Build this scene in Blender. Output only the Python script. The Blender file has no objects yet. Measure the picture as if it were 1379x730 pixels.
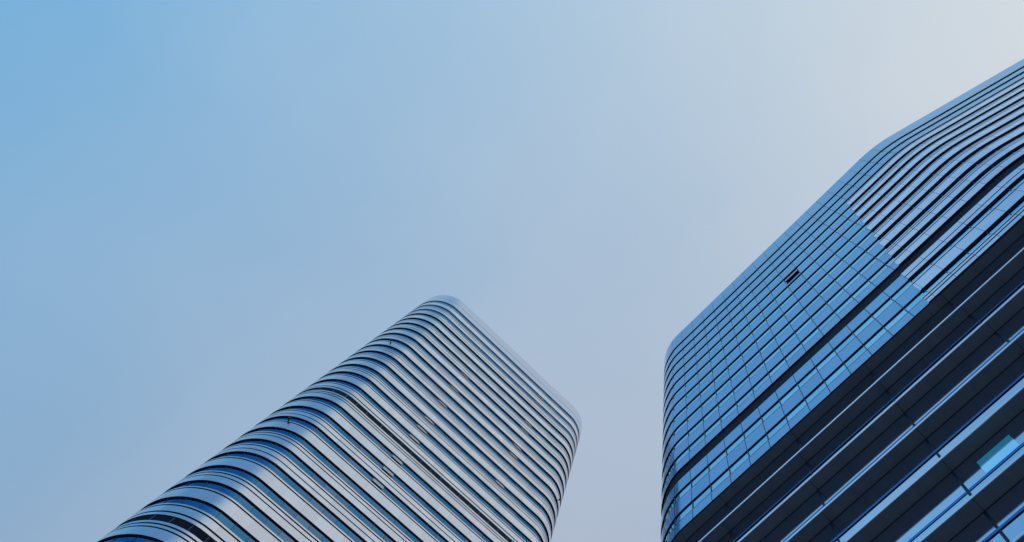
import bpy, bmesh, math, random
from mathutils import Vector
R = math.radians
random.seed(4)
scene = bpy.context.scene

# ------------------------------------------------------------------ camera
W0, H0, PX, PY, FPX = 1379.0, 730.0, 901.0, 500.0, 1270.0      # principal point and focal length of the photograph, in its pixels
cam = bpy.data.cameras.new('camera')
camo = bpy.data.objects.new('camera', cam)
scene.collection.objects.link(camo)
cam.sensor_fit = 'HORIZONTAL'; cam.sensor_width = 36.0
cam.lens = 36.0 * FPX / W0
cam.shift_x = (W0 / 2 - PX) / W0
cam.shift_y = (PY - H0 / 2) / W0
cam.clip_start = 0.1; cam.clip_end = 6000
EYE = 1.6
tilt = math.atan((PY - 165.0) / FPX)
camo.location = (0, 0, EYE)
camo.rotation_euler = (R(180) - tilt, 0, 0)
scene.camera = camo
scene.render.resolution_x, scene.render.resolution_y = 1024, 542

# ------------------------------------------------------------------ sky and sun
SUN_AZ = Vector((0.93, -0.36, 0)).normalized()
SUN_EL = R(32)
world = bpy.data.worlds.new('World'); scene.world = world
world.use_nodes = True
nt = world.node_tree; N = nt.nodes; L = nt.links
bg = N['Background']; bg.inputs['Strength'].default_value = 0.1
sky = N.new('ShaderNodeTexSky'); sky.sky_type = 'NISHITA'; sky.sun_disc = False
sky.sun_elevation = SUN_EL; sky.sun_rotation = math.atan2(SUN_AZ.x, SUN_AZ.y)
sky.air_density = 1.0; sky.dust_density = 2.0; sky.ozone_density = 2.0
tc = N.new('ShaderNodeTexCoord')
def vdot(vec, const=0.0):
    d = N.new('ShaderNodeVectorMath'); d.operation = 'DOT_PRODUCT'
    L.new(tc.outputs['Generated'], d.inputs[0]); d.inputs[1].default_value = vec
    a = N.new('ShaderNodeMath'); a.operation = 'ADD'; a.inputs[1].default_value = const
    L.new(d.outputs['Value'], a.inputs[0]); return a.outputs[0]
def math_node(op, a, b):
    m = N.new('ShaderNodeMath'); m.operation = op
    for i, v in enumerate((a, b)):
        if isinstance(v, (int, float)): m.inputs[i].default_value = v
        else: L.new(v, m.inputs[i])
    return m.outputs[0]
# thin high haze, densest towards the sun, broken by soft uneven veils: a smooth function of the direction looked in
def vscale(col, fac):
    v = N.new('ShaderNodeVectorMath'); v.operation = 'SCALE'; L.new(fac, v.inputs['Scale'])
    if isinstance(col, tuple): v.inputs[0].default_value = col
    else: L.new(col, v.inputs[0])
    return v.outputs[0]
def vadd(a, b, op='ADD'):
    v = N.new('ShaderNodeVectorMath'); v.operation = op
    for i, x in enumerate((a, b)):
        if isinstance(x, tuple): v.inputs[i].default_value = x
        else: L.new(x, v.inputs[i])
    return v.outputs[0]
X, Y = vdot((1, 0, 0)), vdot((0, 1, 0))
hz = vadd((0.482, 0.608, 0.742), vscale((0.4417, 0.2530, 0.0379), X))
hz = vadd(hz, vscale((-0.0673, -0.1961, -0.2093), Y))
hz = vadd(hz, vscale((-0.6074, -0.3537, 0.0442), math_node('MULTIPLY', X, Y)))
# the clear deep part of the sky, away from the sun and above the haze
def smooth(src, a, b):
    k = N.new('ShaderNodeMapRange'); k.interpolation_type = 'SMOOTHSTEP'; k.inputs[1].default_value = a; k.inputs[2].default_value = b
    L.new(src, k.inputs[0]); return k.outputs[0]
deep = math_node('MULTIPLY', math_node('MULTIPLY', smooth(math_node('MULTIPLY', Y, -1.0), 0.20, 0.42), smooth(math_node('MULTIPLY', X, -1.0), -0.34, -0.02)), 0.95)
dm = N.new('ShaderNodeMix'); dm.data_type = 'RGBA'; L.new(deep, dm.inputs[0]); L.new(hz, dm.inputs[6]); dm.inputs[7].default_value = (0.12, 0.35, 0.64, 1)
hz = dm.outputs[2]
hz = vadd(vadd(hz, (0.13, 0.36, 0.56), 'MAXIMUM'), (0.80, 0.80, 0.82), 'MINIMUM')
nz = N.new('ShaderNodeTexNoise'); nz.inputs['Scale'].default_value = 2.6; nz.inputs['Detail'].default_value = 3.0
nz.inputs['Roughness'].default_value = 0.45
L.new(tc.outputs['Generated'], nz.inputs['Vector'])
veil = math_node('SUBTRACT', nz.outputs['Fac'], 0.5)
hz = vadd(hz, vscale((0.19, 0.12, 0.05), veil))
sc10 = N.new('ShaderNodeVectorMath'); sc10.operation = 'SCALE'; sc10.inputs['Scale'].default_value = 10.0
L.new(hz, sc10.inputs[0])
mx = N.new('ShaderNodeMix'); mx.data_type = 'RGBA'; mx.inputs[0].default_value = 0.93
L.new(sky.outputs['Color'], mx.inputs[6]); L.new(sc10.outputs[0], mx.inputs[7])
L.new(mx.outputs[2], bg.inputs['Color'])

sun = bpy.data.lights.new('sun', 'SUN'); sun.energy = 1.0; sun.angle = R(12); sun.color = (1.0, 0.95, 0.88)
suno = bpy.data.objects.new('sun', sun); scene.collection.objects.link(suno)
sd = Vector((SUN_AZ.x * math.cos(SUN_EL), SUN_AZ.y * math.cos(SUN_EL), math.sin(SUN_EL)))
suno.rotation_euler = sd.to_track_quat('Z', 'Y').to_euler()

vs = scene.view_settings
vs.view_transform = 'Standard'; vs.look = 'None'; vs.exposure = 0.0; vs.gamma = 1.0; vs.use_curve_mapping = False

# ------------------------------------------------------------------ materials
def mat(name, base, metallic=0.0, rough=0.5, tint=None, seam=None, vary=0.0, bump=0.0, wear=0.0, coat=0.0, blind=None, spec=None, glow=None):
    """seam = (pitch, offset, width, darkness): joints between panels, at a pitch along the wall"""
    m = bpy.data.materials.new(name); m.use_nodes = True
    t = m.node_tree; n = t.nodes; l = t.links
    b = n['Principled BSDF']
    b.inputs['Metallic'].default_value = metallic
    b.inputs['Roughness'].default_value = rough
    b.inputs['Base Color'].default_value = (*base, 1)
    if tint: b.inputs['Specular Tint'].default_value = (*tint, 1)
    if coat: b.inputs['Coat Weight'].default_value = coat; b.inputs['Coat Roughness'].default_value = 0.04; b.inputs['Coat IOR'].default_value = 2.0
    if glow: b.inputs['Emission Color'].default_value = (*glow, 1); b.inputs['Emission Strength'].default_value = 1.0
    if spec is not None: b.inputs['Specular IOR Level'].default_value = spec
    colour = None
    def rgb(c):
        k = n.new('ShaderNodeRGB'); k.outputs[0].default_value = (*c, 1); return k.outputs[0]
    def mul(c, f):
        v = n.new('ShaderNodeVectorMath'); v.operation = 'SCALE'
        l.new(c, v.inputs[0]); l.new(f, v.inputs['Scale']); return v.outputs[0]
    def mrange(src, a0, a1, b0, b1):
        k = n.new('ShaderNodeMapRange'); k.inputs[1].default_value = a0; k.inputs[2].default_value = a1
        k.inputs[3].default_value = b0; k.inputs[4].default_value = b1; l.new(src, k.inputs[0]); return k.outputs[0]
    if vary or seam or wear:
        colour = rgb(base)
    if vary:                                                     # every pane or panel differs a little from the next
        g = n.new('ShaderNodeNewGeometry')
        colour = mul(colour, mrange(g.outputs['Random Per Island'], 0, 1, 1 - vary, 1 + vary))
    if blind:                                                    # some panes have a pale blind drawn behind them
        g2 = n.new('ShaderNodeNewGeometry')
        q = n.new('ShaderNodeMath'); q.operation = 'MULTIPLY'; q.inputs[1].default_value = 37.31; l.new(g2.outputs['Random Per Island'], q.inputs[0])
        fr = n.new('ShaderNodeMath'); fr.operation = 'FRACT'; l.new(q.outputs[0], fr.inputs[0])
        mxb = n.new('ShaderNodeMix'); mxb.data_type = 'RGBA'; l.new(mrange(fr.outputs[0], 1 - blind[0], 1, 0, blind[2]), mxb.inputs[0])
        l.new(colour, mxb.inputs[6]); mxb.inputs[7].default_value = (*blind[1], 1); colour = mxb.outputs[2]
    if seam or wear or bump:
        uv = n.new('ShaderNodeUVMap')
    if seam:
        sp = n.new('ShaderNodeSeparateXYZ'); l.new(uv.outputs['UV'], sp.inputs[0])
        a = n.new('ShaderNodeMath'); a.operation = 'ADD'; a.inputs[1].default_value = -seam[1] + 1000 * seam[0]; l.new(sp.outputs[0], a.inputs[0])
        d = n.new('ShaderNodeMath'); d.operation = 'DIVIDE'; d.inputs[1].default_value = seam[0]; l.new(a.outputs[0], d.inputs[0])
        f = n.new('ShaderNodeMath'); f.operation = 'FRACT'; l.new(d.outputs[0], f.inputs[0])
        fl = n.new('ShaderNodeMath'); fl.operation = 'FLOOR'; l.new(d.outputs[0], fl.inputs[0])
        c = n.new('ShaderNodeMath'); c.operation = 'LESS_THAN'; c.inputs[1].default_value = seam[2] / seam[0]; l.new(f.outputs[0], c.inputs[0])
        colour = mul(colour, mrange(c.outputs[0], 0, 1, 1, 1 - seam[3]))
        wn = n.new('ShaderNodeTexWhiteNoise'); wn.noise_dimensions = '2D'
        cb = n.new('ShaderNodeCombineXYZ'); l.new(fl.outputs[0], cb.inputs[0])
        fy = n.new('ShaderNodeMath'); fy.operation = 'FLOOR'
        dy = n.new('ShaderNodeMath'); dy.operation = 'DIVIDE'; dy.inputs[1].default_value = 4.2; l.new(sp.outputs[1], dy.inputs[0]); l.new(dy.outputs[0], fy.inputs[0])
        l.new(fy.outputs[0], cb.inputs[1]); l.new(cb.outputs[0], wn.inputs['Vector'])
        colour = mul(colour, mrange(wn.outputs['Value'], 0, 1, 0.93, 1.04))
    if wear:                                                     # rain streaks and dust, running down the panel
        mp = n.new('ShaderNodeMapping'); mp.inputs['Scale'].default_value = (1.3, 0.22, 1); l.new(uv.outputs['UV'], mp.inputs['Vector'])
        z = n.new('ShaderNodeTexNoise'); z.inputs['Scale'].default_value = 1.0; z.inputs['Detail'].default_value = 5; l.new(mp.outputs[0], z.inputs['Vector'])
        colour = mul(colour, mrange(z.outputs['Fac'], 0.3, 0.7, 1 - wear, 1 + wear * 0.5))
    if bump:                                                     # slight waviness of the sheet
        z = n.new('ShaderNodeTexNoise'); z.inputs['Scale'].default_value = 0.55; z.inputs['Detail'].default_value = 1.5; l.new(uv.outputs['UV'], z.inputs['Vector'])
        bp = n.new('ShaderNodeBump'); bp.inputs['Strength'].default_value = 1.0; bp.inputs['Distance'].default_value = bump
        l.new(z.outputs['Fac'], bp.inputs['Height']); l.new(bp.outputs[0], b.inputs['Normal'])
    if colour is not None: l.new(colour, b.inputs['Base Color'])
    return m

M = {}
M['pale_metal'] = mat('pale_aluminium', (0.60, 0.64, 0.72), 0.97, 0.17, seam=(1.76, 2.6, 0.045, 0.18), wear=0.03, bump=0.004)
M['dark_joint'] = mat('dark_joint', (0.018, 0.028, 0.045), 0.0, 0.6)
M['tower_glass'] = mat('blue_tower_glass', (0.045, 0.18, 0.35), 1.0, 0.06, tint=(0.40, 0.55, 0.70), vary=0.13, bump=0.004, blind=(0.35, (0.17, 0.24, 0.36), 0.8))
M['joint'] = mat('bay_joint', (0.008, 0.025, 0.06), 0.0, 0.5)
M['frame'] = mat('dark_frame', (0.03, 0.05, 0.08), 0.4, 0.4)
M['frosted'] = mat('grey_vent_pane', (0.34, 0.40, 0.49), 0.9, 0.25)
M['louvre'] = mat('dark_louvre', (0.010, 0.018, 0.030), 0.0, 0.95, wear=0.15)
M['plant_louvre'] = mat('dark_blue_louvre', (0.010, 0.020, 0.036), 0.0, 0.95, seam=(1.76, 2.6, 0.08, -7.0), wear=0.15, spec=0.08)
M['navy'] = mat('navy_gasket', (0.006, 0.022, 0.06), 0.0, 0.6, spec=0.2)
M['screen'] = mat('glass_parapet', (0.46, 0.54, 0.68), 1.0, 0.12)
M['spandrel'] = mat('blue_spandrel_panel', (0.295, 0.535, 0.77), 1.0, 0.10, tint=(0.54, 0.73, 0.90), seam=(1.94, 0.93, 0.085, 0.8), wear=0.03, bump=0.002)
M['office_glass'] = mat('light_blue_glass', (0.34, 0.69, 0.91), 1.0, 0.05, tint=(0.57, 0.84, 0.97), vary=0.12, bump=0.002, blind=(0.25, (0.55, 0.74, 0.9), 0.7))
M['fin_metal'] = mat('pale_blue_fascia', (0.74, 0.83, 0.96), 1.0, 0.20, tint=(0.8, 0.9, 1.0), seam=(1.94, 0.94, 0.06, 0.55), wear=0.03, bump=0.002)
M['soffit'] = mat('dark_soffit', (0.19, 0.215, 0.25), 0.0, 0.5, seam=(7.05, -1.83, 0.06, 0.5), wear=0.12)
M['recess_glass'] = mat('recessed_glass', (0.70, 0.78, 0.90), 1.0, 0.06, tint=(0.68, 0.8, 0.94), vary=0.06, bump=0.004)
M['edge'] = mat('pale_edge_trim', (0.80, 0.83, 0.92), 0.95, 0.25)
M['transom'] = mat('deep_blue_transom', (0.02, 0.24, 0.58), 0.9, 0.25)
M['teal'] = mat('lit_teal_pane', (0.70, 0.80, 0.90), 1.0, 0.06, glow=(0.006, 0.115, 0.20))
M['roof'] = mat('grey_roof', (0.22, 0.22, 0.23), 0, 0.8)
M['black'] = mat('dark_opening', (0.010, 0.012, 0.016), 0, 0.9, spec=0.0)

# ------------------------------------------------------------------ helpers
class MB:
    """collects faces with a material slot and UVs, then links them as one mesh object"""
    def __init__(s): s.v = []; s.f = []; s.m = []; s.uv = []
    def quad(s, pts, slot=0, uv=None):
        i = len(s.v); s.v += [tuple(p) for p in pts]; s.f.append(tuple(range(i, i + len(pts)))); s.m.append(slot)
        s.uv.append(uv or [(0, 0)] * len(pts))
    def box(s, o, ax, ay, az, slot=0):
        """o = one corner; ax, ay, az the three edges (right-handed)"""
        o, ax, ay, az = map(Vector, (o, ax, ay, az))
        c = [o, o + ax, o + ax + ay, o + ay]; d = [p + az for p in c]
        s.quad(c[::-1], slot); s.quad(d, slot)
        for i in range(4):
            j = (i + 1) % 4; s.quad([c[i], c[j], d[j], d[i]], slot)
    def build(s, name, mats, parent=None, merge=True, smooth=True):
        me = bpy.data.meshes.new(name)
        me.from_pydata(s.v, [], s.f)
        for m in mats: me.materials.append(m)
        uvl = me.uv_layers.new(name='UVMap')
        k = 0
        for p, sl, uv in zip(me.polygons, s.m, s.uv):
            p.material_index = sl; p.use_smooth = smooth
            for c in uv: uvl.data[k].uv = c; k += 1
        if merge:
            bm = bmesh.new(); bm.from_mesh(me); bmesh.ops.remove_doubles(bm, verts=bm.verts, dist=1e-4); bm.to_mesh(me); bm.free()
        if smooth: me.set_sharp_from_angle(angle=R(18))
        o = bpy.data.objects.new(name, me); scene.collection.objects.link(o)
        if parent: o.parent = parent
        return o

class Outline:
    """a closed plan of straight walls and round corners, walked by its length s (counter-clockwise, so outside is on the right)"""
    def __init__(s, verts, s0=0.0):
        n = len(verts); P = [Vector((x, y)) for x, y, r in verts]; pts = []
        for i in range(n):
            p = P[i]; a = (P[i - 1] - p).normalized(); b = (P[(i + 1) % n] - p).normalized(); r = verts[i][2]
            ang = a.angle(b); tl = r / math.tan(ang / 2)
            c = p + (a + b).normalized() * (r / math.sin(ang / 2))
            t0 = p + a * tl; t1 = p + b * tl
            a0 = math.atan2(t0.y - c.y, t0.x - c.x); da = math.pi - ang
            k = max(6, int(math.degrees(da) / 4.5))
            for j in range(k + 1):
                th = a0 + da * j / k
                nr = Vector((math.cos(th), math.sin(th)))
                pts.append((c + nr * r, nr))
        s.pts = pts; s.S = [0.0]
        m = len(pts)
        for i in range(m):
            s.S.append(s.S[-1] + (pts[(i + 1) % m][0] - pts[i][0]).length)
        s.len = s.S[-1]; s.off = s0
    def at(s, q):
        q = (q + s.off) % s.len
        m = len(s.pts)
        lo, hi = 0, m
        while hi - lo > 1:
            k = (lo + hi) // 2
            if s.S[k] <= q: lo = k
            else: hi = k
        a, b = s.pts[lo], s.pts[(lo + 1) % m]
        f = (q - s.S[lo]) / max(1e-9, s.S[lo + 1] - s.S[lo])
        return a[0].lerp(b[0], f), a[1].lerp(b[1], f).normalized()
    def path(s, qa, qb):
        """(q, point, normal) from qa to qb with every break between"""
        out = [qa]
        base = math.floor((qa + s.off) / s.len) * s.len
        for rep in range(3):
            for v in s.S[:-1]:
                q = v + base + rep * s.len - s.off
                if qa + 1e-3 < q < qb - 1e-3: out.append(q)
        out.append(qb)
        return [(q, *s.at(q)) for q in sorted(out)]
    def align(s, x, y):
        """make s = 0 at the outline point nearest (x, y)"""
        s.off = 0; best = min(range(4000), key=lambda i: (s.at(i * s.len / 4000)[0] - Vector((x, y))).length)
        q0 = best * s.len / 4000
        lo, hi = q0 - s.len / 4000, q0 + s.len / 4000
        for _ in range(40):
            m1, m2 = lo + (hi - lo) / 3, hi - (hi - lo) / 3
            if (s.at(m1)[0] - Vector((x, y))).length < (s.at(m2)[0] - Vector((x, y))).length: hi = m2
            else: lo = m1
        s.off = (lo + hi) / 2

def sweep(mb, path, profile, slots, closed_ends=None, z0=0.0, zt=None):
    """profile = [(offset outwards, z)] from top to bottom; slots per segment"""
    for (qa, pa, na), (qb, pb, nb) in zip(path, path[1:]):
        for i in range(len(profile) - 1):
            (o0, h0), (o1, h1) = profile[i], profile[i + 1]
            A0 = (*(pa + na * o0), z0 + h0); B0 = (*(pb + nb * o0), z0 + h0)
            A1 = (*(pa + na * o1), z0 + h1); B1 = (*(pb + nb * o1), z0 + h1)
            mb.quad([A1, B1, B0, A0], slots[i], [(qa, z0 + h1 + o1), (qb, z0 + h1 + o1), (qb, z0 + h0 + o0), (qa, z0 + h0 + o0)])
    if closed_ends is not None:                                   # close the two cut ends back to the depth given
        for (q, p, n), flip in ((path[0], False), (path[-1], True)):
            for i in range(len(profile) - 1):
                (o0, h0), (o1, h1) = profile[i], profile[i + 1]
                if abs(h0 - h1) < 1e-6: continue
                d = closed_ends
                f = [(*(p + n * d), z0 + h0), (*(p + n * d), z0 + h1), (*(p + n * o1), z0 + h1), (*(p + n * o0), z0 + h0)]
                mb.quad(f if not flip else f[::-1], slots[i])

def panes(mb, out, qa, qb, pitch, phase, o, ztop, zbot, slot=0):
    """glass in separate panes between mullions; returns where the mullions stand"""
    k0 = math.ceil((qa - phase) / pitch - 1e-6)
    cuts = [qa] + [phase + k * pitch for k in range(k0, k0 + int((qb - qa) / pitch) + 2) if qa + 0.05 < phase + k * pitch < qb - 0.05] + [qb]
    for a, b in zip(cuts, cuts[1:]):
        p = out.path(a, b)
        i = len(mb.v)
        for q, pt, n in p:
            mb.v.append((*(pt + n * o), zbot)); mb.v.append((*(pt + n * o), ztop))
        for j in range(len(p) - 1):
            mb.f.append((i + 2 * j, i + 2 * j + 2, i + 2 * j + 3, i + 2 * j + 1)); mb.m.append(slot)
            mb.uv.append([(p[j][0], zbot), (p[j + 1][0], zbot), (p[j + 1][0], ztop), (p[j][0], ztop)])
    return cuts[1:-1]

def mullions(mb, out, cuts, o, depth, width, ztop, zbot, slot=0):
    for q in cuts:
        p, n = out.at(q); t = Vector((-n.y, n.x))
        a = p + n * o - t * width / 2
        mb.box((*a, zbot), (*(n * depth), 0), (*(t * width), 0), (0, 0, ztop - zbot), slot)

def window_grid(mb, out, qa, qb, cuts, o, depth, width, ztop, zbot, rail=0.05, slot=0):
    """one connected frame: a head rail, a sill rail and the mullions between them"""
    edges = []
    for c in cuts: edges += [c - width / 2, c + width / 2]
    base = [q for q, _, _ in out.path(qa, qb)]
    qs = sorted(base + edges)
    qs = [q for i, q in enumerate(qs) if i == 0 or q - qs[i - 1] > 1e-4]
    P = [(q, *out.at(q)) for q in qs]
    def pt(i, off, z): return (*(P[i][1] + P[i][2] * off), z)
    f = o + depth
    for i in range(len(P) - 1):
        mid = (P[i][0] + P[i + 1][0]) / 2
        bar = any(abs(mid - c) < width / 2 for c in cuts)
        for z0, z1, on in ((zbot, zbot + rail, True), (zbot + rail, ztop - rail, bar), (ztop - rail, ztop, True)):
            if on: mb.quad([pt(i, f, z0), pt(i + 1, f, z0), pt(i + 1, f, z1), pt(i, f, z1)], slot)
        if bar:
            for k in (i, i + 1):
                mb.quad([pt(k, o, zbot + rail), pt(k, f, zbot + rail), pt(k, f, ztop - rail), pt(k, o, ztop - rail)], slot)
        else:
            mb.quad([pt(i, o, ztop - rail), pt(i + 1, o, ztop - rail), pt(i + 1, f, ztop - rail), pt(i, f, ztop - rail)], slot)

def cap(mb, out, z, o, slot=0, up=True):
    ring = [(*(p + n * o), z) for p, n in out.pts]
    mb.quad(ring if up else ring[::-1], slot, [(a[0], a[1]) for a in ring])

def thing(name, label, cat, t0, n0, az):
    o = bpy.data.objects.new(name, None); scene.collection.objects.link(o)
    a = R(az); o.location = (t0 * math.cos(a) - n0 * math.sin(a), t0 * math.sin(a) + n0 * math.cos(a), 0)
    o.rotation_euler = (0, 0, a); o['label'] = label; o['category'] = cat
    o.empty_display_size = 5
    return o

# ------------------------------------------------------------------ ground
g = MB(); g.quad([(-3000, -3000, 0), (3000, -3000, 0), (3000, 3000, 0), (-3000, 3000, 0)], 0, [(-3000, -3000), (3000, -3000), (3000, 3000), (-3000, 3000)])
M['ground'] = mat('asphalt', (0.05, 0.052, 0.055), 0, 0.85, wear=0.15)
go = g.build('ground', [M['ground']], smooth=False); go['kind'] = 'structure'
M['paving'] = mat('granite_paving', (0.24, 0.24, 0.25), 0, 0.7, seam=(1.2, 0, 0.02, 0.4), wear=0.1)
g = MB()
for z, inv in ((0.12, 0),):
    pl = [(-90, -40), (70, -40), (70, 120), (-90, 120)]
    g.quad([(x, y, z) for x, y in pl], 0, pl)
    for i in range(4):
        (x0, y0), (x1, y1) = pl[i], pl[(i + 1) % 4]
        g.quad([(x0, y0, 0), (x1, y1, 0), (x1, y1, z), (x0, y0, z)])
po = g.build('pavement', [M['paving']], smooth=False); po['kind'] = 'structure'

# ------------------------------------------------------------------ pale banded tower (left)
AZ_L, AZ_R = 45.3, -44.7
T0, N0 = 11.45, 75.0
TL = thing('banded_tower', 'farther tower wrapped in pale aluminium bands and blue ribbon windows, with rounded corners', 'tower', T0, N0, AZ_L)
def lp(t, n): return (t - T0, n - N0)
outL = Outline([(*lp(-10, 54.9), 6), (*lp(32.9, 54.9), 6), (*lp(32.9, 95), 6), (*lp(-10, 95), 6)])
outL.align(*lp(0, 54.9))                                          # here s runs with t along the visible face
FH = 4.2
D1 = 183.6 + EYE
ROOF_L = 190.1 + EYE
SINGLE = {1, 4, 7, 9, 12, 14, 17, 19, 22, 24, 27, 29, 31, 34, 36, 39, 41}
BAND = {16, 26, 36}
full = (0.0, outL.len)
pathL = outL.path(*full)
HALF = FH
def fascia_profile(k):
    dp = 0.165 if k > 3 else 0.085
    pr = [(-dp, -1.62), (0.0, -1.62), (0.0, -1.90), (-0.11, -1.90)]; sl = [0, 0, 1]
    def groove_end(z): pr.extend([(-0.11, z), (0.0, z)]); sl.extend([1, 0])
    groove_end(-2.17); 
    if k not in SINGLE:
        z2 = -2.72 if k % 3 else -3.1
        pr.extend([(0.0, z2), (-0.10, z2)]); sl.extend([0, 1])
        pr.extend([(-0.10, z2 - 0.22), (0.0, z2 - 0.22)]); sl.extend([1, 0])
    pr.extend([(0.0, -FH), (-dp, -FH)]); sl.extend([0, 1])
    return pr, sl
NF = int((D1 - 0.2) / FH)
for k in range(1, NF + 1):
    z = D1 - (k - 1) * FH
    if k in BAND:
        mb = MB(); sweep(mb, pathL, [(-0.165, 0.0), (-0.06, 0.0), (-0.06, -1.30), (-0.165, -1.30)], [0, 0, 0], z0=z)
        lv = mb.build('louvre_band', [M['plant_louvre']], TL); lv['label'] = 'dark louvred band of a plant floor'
        pr = [(-0.165, -1.30), (0.0, -1.30), (0.0, -1.72), (-0.11, -1.72), (-0.11, -2.0), (0, -2.0), (0, -2.42), (-0.10, -2.42), (-0.10, -2.66), (0, -2.66), (0, -FH), (-0.165, -FH)]
        mb = MB(); sweep(mb, pathL, pr, [0, 0, 1, 1, 0, 0, 1, 1, 0, 0, 1], z0=z)
        mb.build('fascia_band', [M['pale_metal'], M['dark_joint']], TL)
        continue
    mb = MB(); cuts = panes(mb, outL, 2.6 - 1.76 * 10, 2.6 - 1.76 * 10 + outL.len, 1.76, 2.6, -(0.165 if k > 3 else 0.085), z, z - 1.62)
    rw = mb.build('ribbon_window', [M['tower_glass']], TL, merge=False)
    mb = MB(); window_grid(mb, outL, 2.6 - 17.6, 2.6 - 17.6 + outL.len, cuts, -(0.165 if k > 3 else 0.085), 0.05, 0.06, z - 0.004, z - 1.616)
    mb.build('window_frame', [M['frame']], rw, smooth=False)
    pr, sl = fascia_profile(k)
    if k + 1 in BAND:
        pr = [(-0.165, -1.62), (0, -1.62), (0, -1.9), (-0.11, -1.9), (-0.11, -2.17), (0, -2.17), (0, -3.36), (-0.11, -3.36), (-0.11, -3.66), (0, -3.66), (0, -FH), (-0.165, -FH)]
        sl = [0, 0, 1, 1, 0, 0, 1, 1, 0, 0, 1]
    mb = MB(); sweep(mb, pathL, pr, sl, z0=z)
    mb.build('fascia_band', [M['pale_metal'], M['dark_joint']], TL)
# foot of the tower, parapet and roof
zb = D1 - NF * FH
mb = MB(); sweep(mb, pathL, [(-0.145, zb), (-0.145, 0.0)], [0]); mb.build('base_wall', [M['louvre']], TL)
mb = MB(); sweep(mb, pathL, [(-0.6, 2.55), (-0.05, 2.55), (0.0, 2.45), (0.0, 0.0), (-0.145, 0.0)], [0, 0, 0, 0], z0=D1)
mb.build('parapet', [M['screen'], M['dark_joint']], TL)
mb = MB(); sweep(mb, pathL, [(-0.5, ROOF_L - D1), (-0.07, ROOF_L - D1), (-0.03, ROOF_L - D1 - 0.1), (-0.03, 2.68), (-0.3, 2.68)], [0, 0, 0, 1], z0=D1)
mb.build('roof_screen', [M['screen'], M['frame']], TL)
mb = MB(); cap(mb, outL, D1 + 2.2, -0.3); mb.build('roof', [M['roof']], TL, smooth=False)
# vent windows pushed open, in two columns of the visible face
def vent(k, t):
    z = D1 - (k - 1) * FH
    p, n = outL.at(t); tv = Vector((-n.y, n.x))
    w = 1.64; a = p - tv * w / 2
    def P(u, o, zz): return (*(a + tv * u + n * o), zz)
    mb = MB()                                                     # a thin pane hung at its top, its foot pushed outwards
    zt, zf, of = z - 0.16, z - 1.30, 0.04
    c = [P(0, -0.135, zt), P(w, -0.135, zt), P(w, of, zf), P(0, of, zf)]
    d = [P(0, -0.09, zt), P(w, -0.09, zt), P(w, of + 0.05, zf), P(0, of + 0.05, zf)]
    mb.quad([d[3], d[2], d[1], d[0]])
    mb.quad([c[0], c[1], c[2], c[3]], 1)
    for i in range(4):
        j = (i + 1) % 4; mb.quad([c[i], d[i], d[j], c[j]], 1)
    o = mb.build('vent_window', [M['frosted'], M['black']], TL, merge=False, smooth=False); o['label'] = 'grey vent window pushed open at its foot'
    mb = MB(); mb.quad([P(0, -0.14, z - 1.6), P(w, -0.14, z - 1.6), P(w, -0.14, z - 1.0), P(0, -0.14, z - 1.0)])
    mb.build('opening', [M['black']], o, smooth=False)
for k in (7, 9, 11, 13, 14, 15, 17, 18, 19): vent(k, 5.3)
for k in (2, 3, 6, 7, 9, 10, 13): vent(k, 19.45)
# small lamps fixed to the bands
for h, t in ((106.2, -7.6), (147.8, -7.4), (146.0, 30.3)):
    p, n = outL.at(t); tv = Vector((-n.y, n.x)); z = h + EYE
    mb = MB()
    a = p - tv * 0.06
    mb.box((*a, z), (*(n * 0.32), 0), (*(tv * 0.12), 0), (0, 0, 0.10))
    a = p + n * 0.22 - tv * 0.15
    mb.box((*a, z + 0.095), (*(n * 0.2), 0), (*(tv * 0.30), 0), (0, 0, 0.2))
    mb.build('wall_lamp', [M['frame']], TL, smooth=False)

# ------------------------------------------------------------------ blue glass tower (right)
T1, N1 = 20.0, 43.0
TR = thing('glass_tower', 'nearer blue glass tower with projecting fins and deep dark ledges on its lower floors', 'tower', T1, N1, AZ_R)
def rp(t, n): return (t - T1, n - N1)
c14, s14 = math.cos(R(14.5)), math.sin(R(14.5))
K = (17.2, 21.1); K2 = (K[0] + 55 * c14, K[1] + 55 * s14); K3 = (K2[0] - 34 * s14, K2[1] + 34 * c14); K4 = (-25.35, K3[1])
outR = Outline([(*rp(-25.35, 21.1), 6), (*rp(*K), 20), (*rp(*K2), 6), (*rp(*K3), 6), (*rp(*K4), 6)])
outR.align(*rp(0, 21.1))                                          # s runs with t on the long flat face
QB = -62.0                                                        # where each floor's bands start, round the back
QE = QB + outR.len
DR0 = 121.8 + EYE
ROOF_R = 127.96 + EYE
MP, MPH = 1.94, 0.96
def step_at(z): return 8.47 - 0.0862 * (115.8 + EYE - z)         # the finned part starts on a slanting line

mb = MB(); sweep(mb, outR.path(QB, QE), [(-0.5, ROOF_R), (-0.03, ROOF_R), (0.0, ROOF_R - 0.06), (0.0, DR0), (-0.12, DR0)], [0, 0, 0, 1])
mb.build('parapet', [M['spandrel'], M['dark_joint']], TR)
mb = MB(); cap(mb, outR, ROOF_R - 0.8, -0.3); mb.build('roof', [M['roof']], TR, smooth=False)

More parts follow.
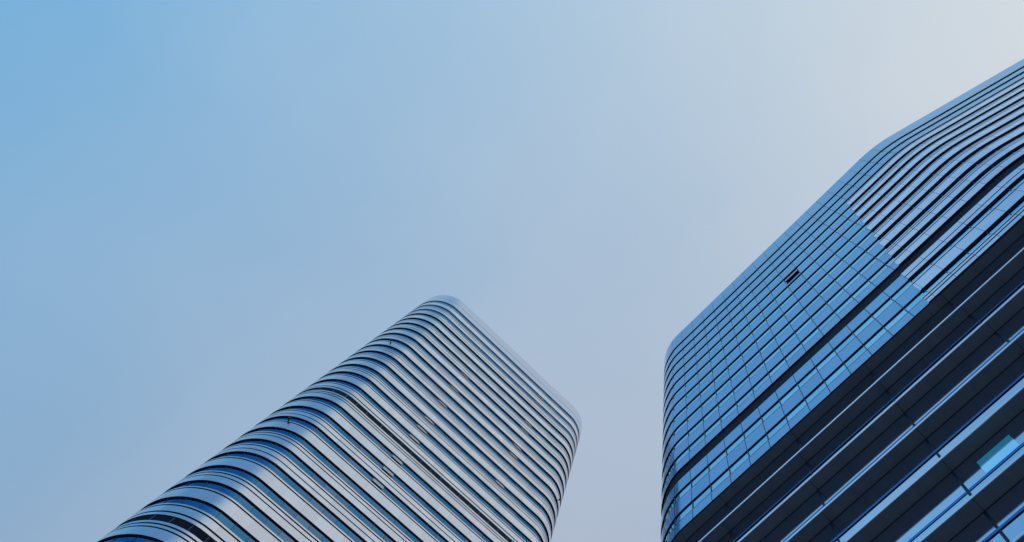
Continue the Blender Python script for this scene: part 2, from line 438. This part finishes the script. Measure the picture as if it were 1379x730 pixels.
def plain_zone(z, qa, qb, zend, gl=1.62):
    mb = MB(); cuts = panes(mb, outR, qa, qb, MP, MPH, -0.10, z, z - gl)
    rw = mb.build('ribbon_window', [M['office_glass']], TR, merge=False)
    mb = MB(); window_grid(mb, outR, qa, qb, cuts, -0.10, 0.05, 0.085, z - 0.004, z - gl + 0.004, 0.04)
    mb.build('window_frame', [M['frame']], rw, smooth=False)
    pr = [(-0.10, -gl), (-0.006, -gl), (-0.006, -gl - 0.13), (0.0, -gl - 0.13), (0.0, zend - z), (-0.10, zend - z)]
    mb = MB(); sweep(mb, outR.path(qa, qb), pr, [1, 1, 1, 0, 1], closed_ends=-0.3, z0=z)
    mb.build('spandrel_band', [M['spandrel'], M['navy']], TR)

def fin_zone(z, qa, qb, zend, kind, first=False):
    gl = 1.50
    IN = -0.105; OUT = 0.07
    mb = MB(); cuts = panes(mb, outR, qa, qb, MP, MPH, IN, z, z - gl)
    rw = mb.build('ribbon_window', [M['office_glass']], TR, merge=False)
    mb = MB(); window_grid(mb, outR, qa, qb, cuts, IN, 0.05, 0.055, z - 0.004, z - gl + 0.004, 0.04)
    mb.build('window_frame', [M['frame']], rw, smooth=False)
    pr = [(IN, -gl), (OUT, -gl), (OUT, -gl - 0.22), (OUT - 0.025, -gl - 0.22), (OUT - 0.025, -gl - 0.46), (OUT, -gl - 0.46)]; sl = [0, 0, 1, 1, 1]
    if kind == 'split':
        pr += [(OUT, -2.36), (OUT - 0.025, -2.36), (OUT - 0.025, -2.62), (OUT, -2.62)]; sl += [0, 1, 1, 1]
    pr += [(OUT, zend - z), (IN, zend - z)]; sl += [0, 1]
    mb = MB(); sweep(mb, outR.path(qa, qb), pr, sl, closed_ends=-0.3, z0=z)
    mb.build('fascia_band', [M['fin_metal'], M['dark_joint']], TR)

BT, BB, CB = 76.18 + EYE, 73.71 + EYE, 63.9 + EYE
for k in range(0, 14):
    z = DR0 - k * FH
    if k == 11: continue
    zend = z - FH
    if k == 10: zend = BT
    if k == 13: zend = CB
    if k < 2:
        plain_zone(z, QB, QE, zend); continue
    st = step_at(z)
    plain_zone(z, QB, st, zend)
    fin_zone(z, st, QE, zend, 'split' if k % 2 else 'single')
# plant floor: a dark louvred band with a spandrel below it
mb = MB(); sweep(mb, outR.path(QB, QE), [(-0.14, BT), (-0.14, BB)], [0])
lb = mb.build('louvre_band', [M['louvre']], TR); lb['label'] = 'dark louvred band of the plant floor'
z12 = DR0 - 12 * FH
st = step_at(z12 + 2)
mb = MB(); sweep(mb, outR.path(QB, st), [(-0.14, BB), (0, BB), (0, z12), (-0.11, z12)], [1, 0, 1], closed_ends=-0.3)
mb.build('spandrel_band', [M['spandrel'], M['dark_joint']], TR)
zm = BB - 1.25
mb = MB(); sweep(mb, outR.path(st, QE), [(-0.14, BB), (0.07, BB), (0.07, zm), (0.02, zm), (0.02, zm - 0.22), (0.07, zm - 0.22), (0.07, z12), (-0.06, z12)], [1, 0, 1, 1, 1, 0, 1], closed_ends=-0.3)
mb.build('fascia_band', [M['fin_metal'], M['dark_joint']], TR)

# one window standing open high on the flat face
z4 = DR0 - 4 * FH
p, n = outR.at(-2.86); tv = Vector((-n.y, n.x))
mb = MB()
def P(u, o, z): return (*(p + tv * u + n * o), z)
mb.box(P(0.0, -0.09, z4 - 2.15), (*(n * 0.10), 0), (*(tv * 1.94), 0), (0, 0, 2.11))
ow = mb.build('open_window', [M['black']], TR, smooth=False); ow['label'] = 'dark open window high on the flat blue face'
mb = MB(); c = [P(0.06, 0.03, z4 - 1.5), P(1.88, 0.03, z4 - 1.5), P(1.88, 0.16, z4 - 2.75), P(0.06, 0.16, z4 - 2.75)]
d = [(x + n.x * 0.04, y + n.y * 0.04, z) for x, y, z in c]
mb.quad([d[3], d[2], d[1], d[0]]); mb.quad(c)
for i in range(4):
    j = (i + 1) % 4; mb.quad([c[i], d[i], d[j], c[j]])
mb.build('sash', [M['spandrel']], ow, merge=False, smooth=False)

# lower floors: deep dark ledges with a pale edge, glass set back behind them
levels = [63.9, 59.16, 54.25, 49.4, 44.4, 39.4, 34.5, 29.6, 24.7, 19.8, 14.9, 10.0, 5.1]
INW = -0.9
pathR = outR.path(QB, QE)
for i, h in enumerate(levels):
    zs = h + EYE
    top = zs + 0.55
    mb = MB()
    if i == 0:
        sweep(mb, pathR, [(-0.11, zs + 0.004), (INW - 0.02, zs + 0.004)], [0])
        mb.build('ledge', [M['soffit']], TR)
    else:
        sweep(mb, pathR, [(INW - 0.02, top - 0.3), (-0.06, top - 0.32), (-0.06, zs + 0.01), (INW - 0.02, zs + 0.01)], [0, 0, 0])
        lg = mb.build('ledge', [M['soffit']], TR)
        mb = MB(); sweep(mb, pathR, [(-0.05, zs + 0.21), (0.0, zs + 0.21), (0.0, zs), (-0.05, zs)], [0, 0, 0])
        mb.build('edge_trim', [M['edge']], lg)
    zn = (levels[i + 1] + EYE + 0.25) if i + 1 < len(levels) else 0.0
    bays = [-1.83 + 7.05 * q for q in range(-3, 9)] if i < 7 else []
    for a, b in zip(bays, bays[1:]):                               # the glass bays of the front, each one window
        mb = MB(); panes(mb, outR, a, b, 7.05, -1.83, INW, zs + 0.004, zn)
        mb.build('bay_window', [M['recess_glass']], TR, merge=False)
    qa, qb = (bays[-1], bays[0] + outR.len) if bays else (QB, QE)
    mb = MB(); panes(mb, outR, qa, qb, 7.05, -1.83, INW, zs + 0.004, zn)
    mb.build('ribbon_window', [M['recess_glass']], TR, merge=False)
    mb = MB(); window_grid(mb, outR, -24.0, 56.0, [-1.83 + 7.05 * q for q in range(-3, 9)], INW, 0.03, 0.15, zs, zn, 0.012)
    mb.build('window_frame', [M['joint']], TR, smooth=False)
    if i + 1 >= len(levels): continue
    zt = levels[i + 1] + EYE + (2.83 if i % 2 else 2.27)
    dd = 0.06 if i % 2 else 0.03
    mb = MB(); sweep(mb, pathR, [(INW, zt + 0.21), (INW + dd, zt + 0.21), (INW + dd, zt), (INW, zt)], [0, 0, 1])
    mb.build('transom', [M['transom'], M['black']], TR)
# one lit teal pane in the recessed glass
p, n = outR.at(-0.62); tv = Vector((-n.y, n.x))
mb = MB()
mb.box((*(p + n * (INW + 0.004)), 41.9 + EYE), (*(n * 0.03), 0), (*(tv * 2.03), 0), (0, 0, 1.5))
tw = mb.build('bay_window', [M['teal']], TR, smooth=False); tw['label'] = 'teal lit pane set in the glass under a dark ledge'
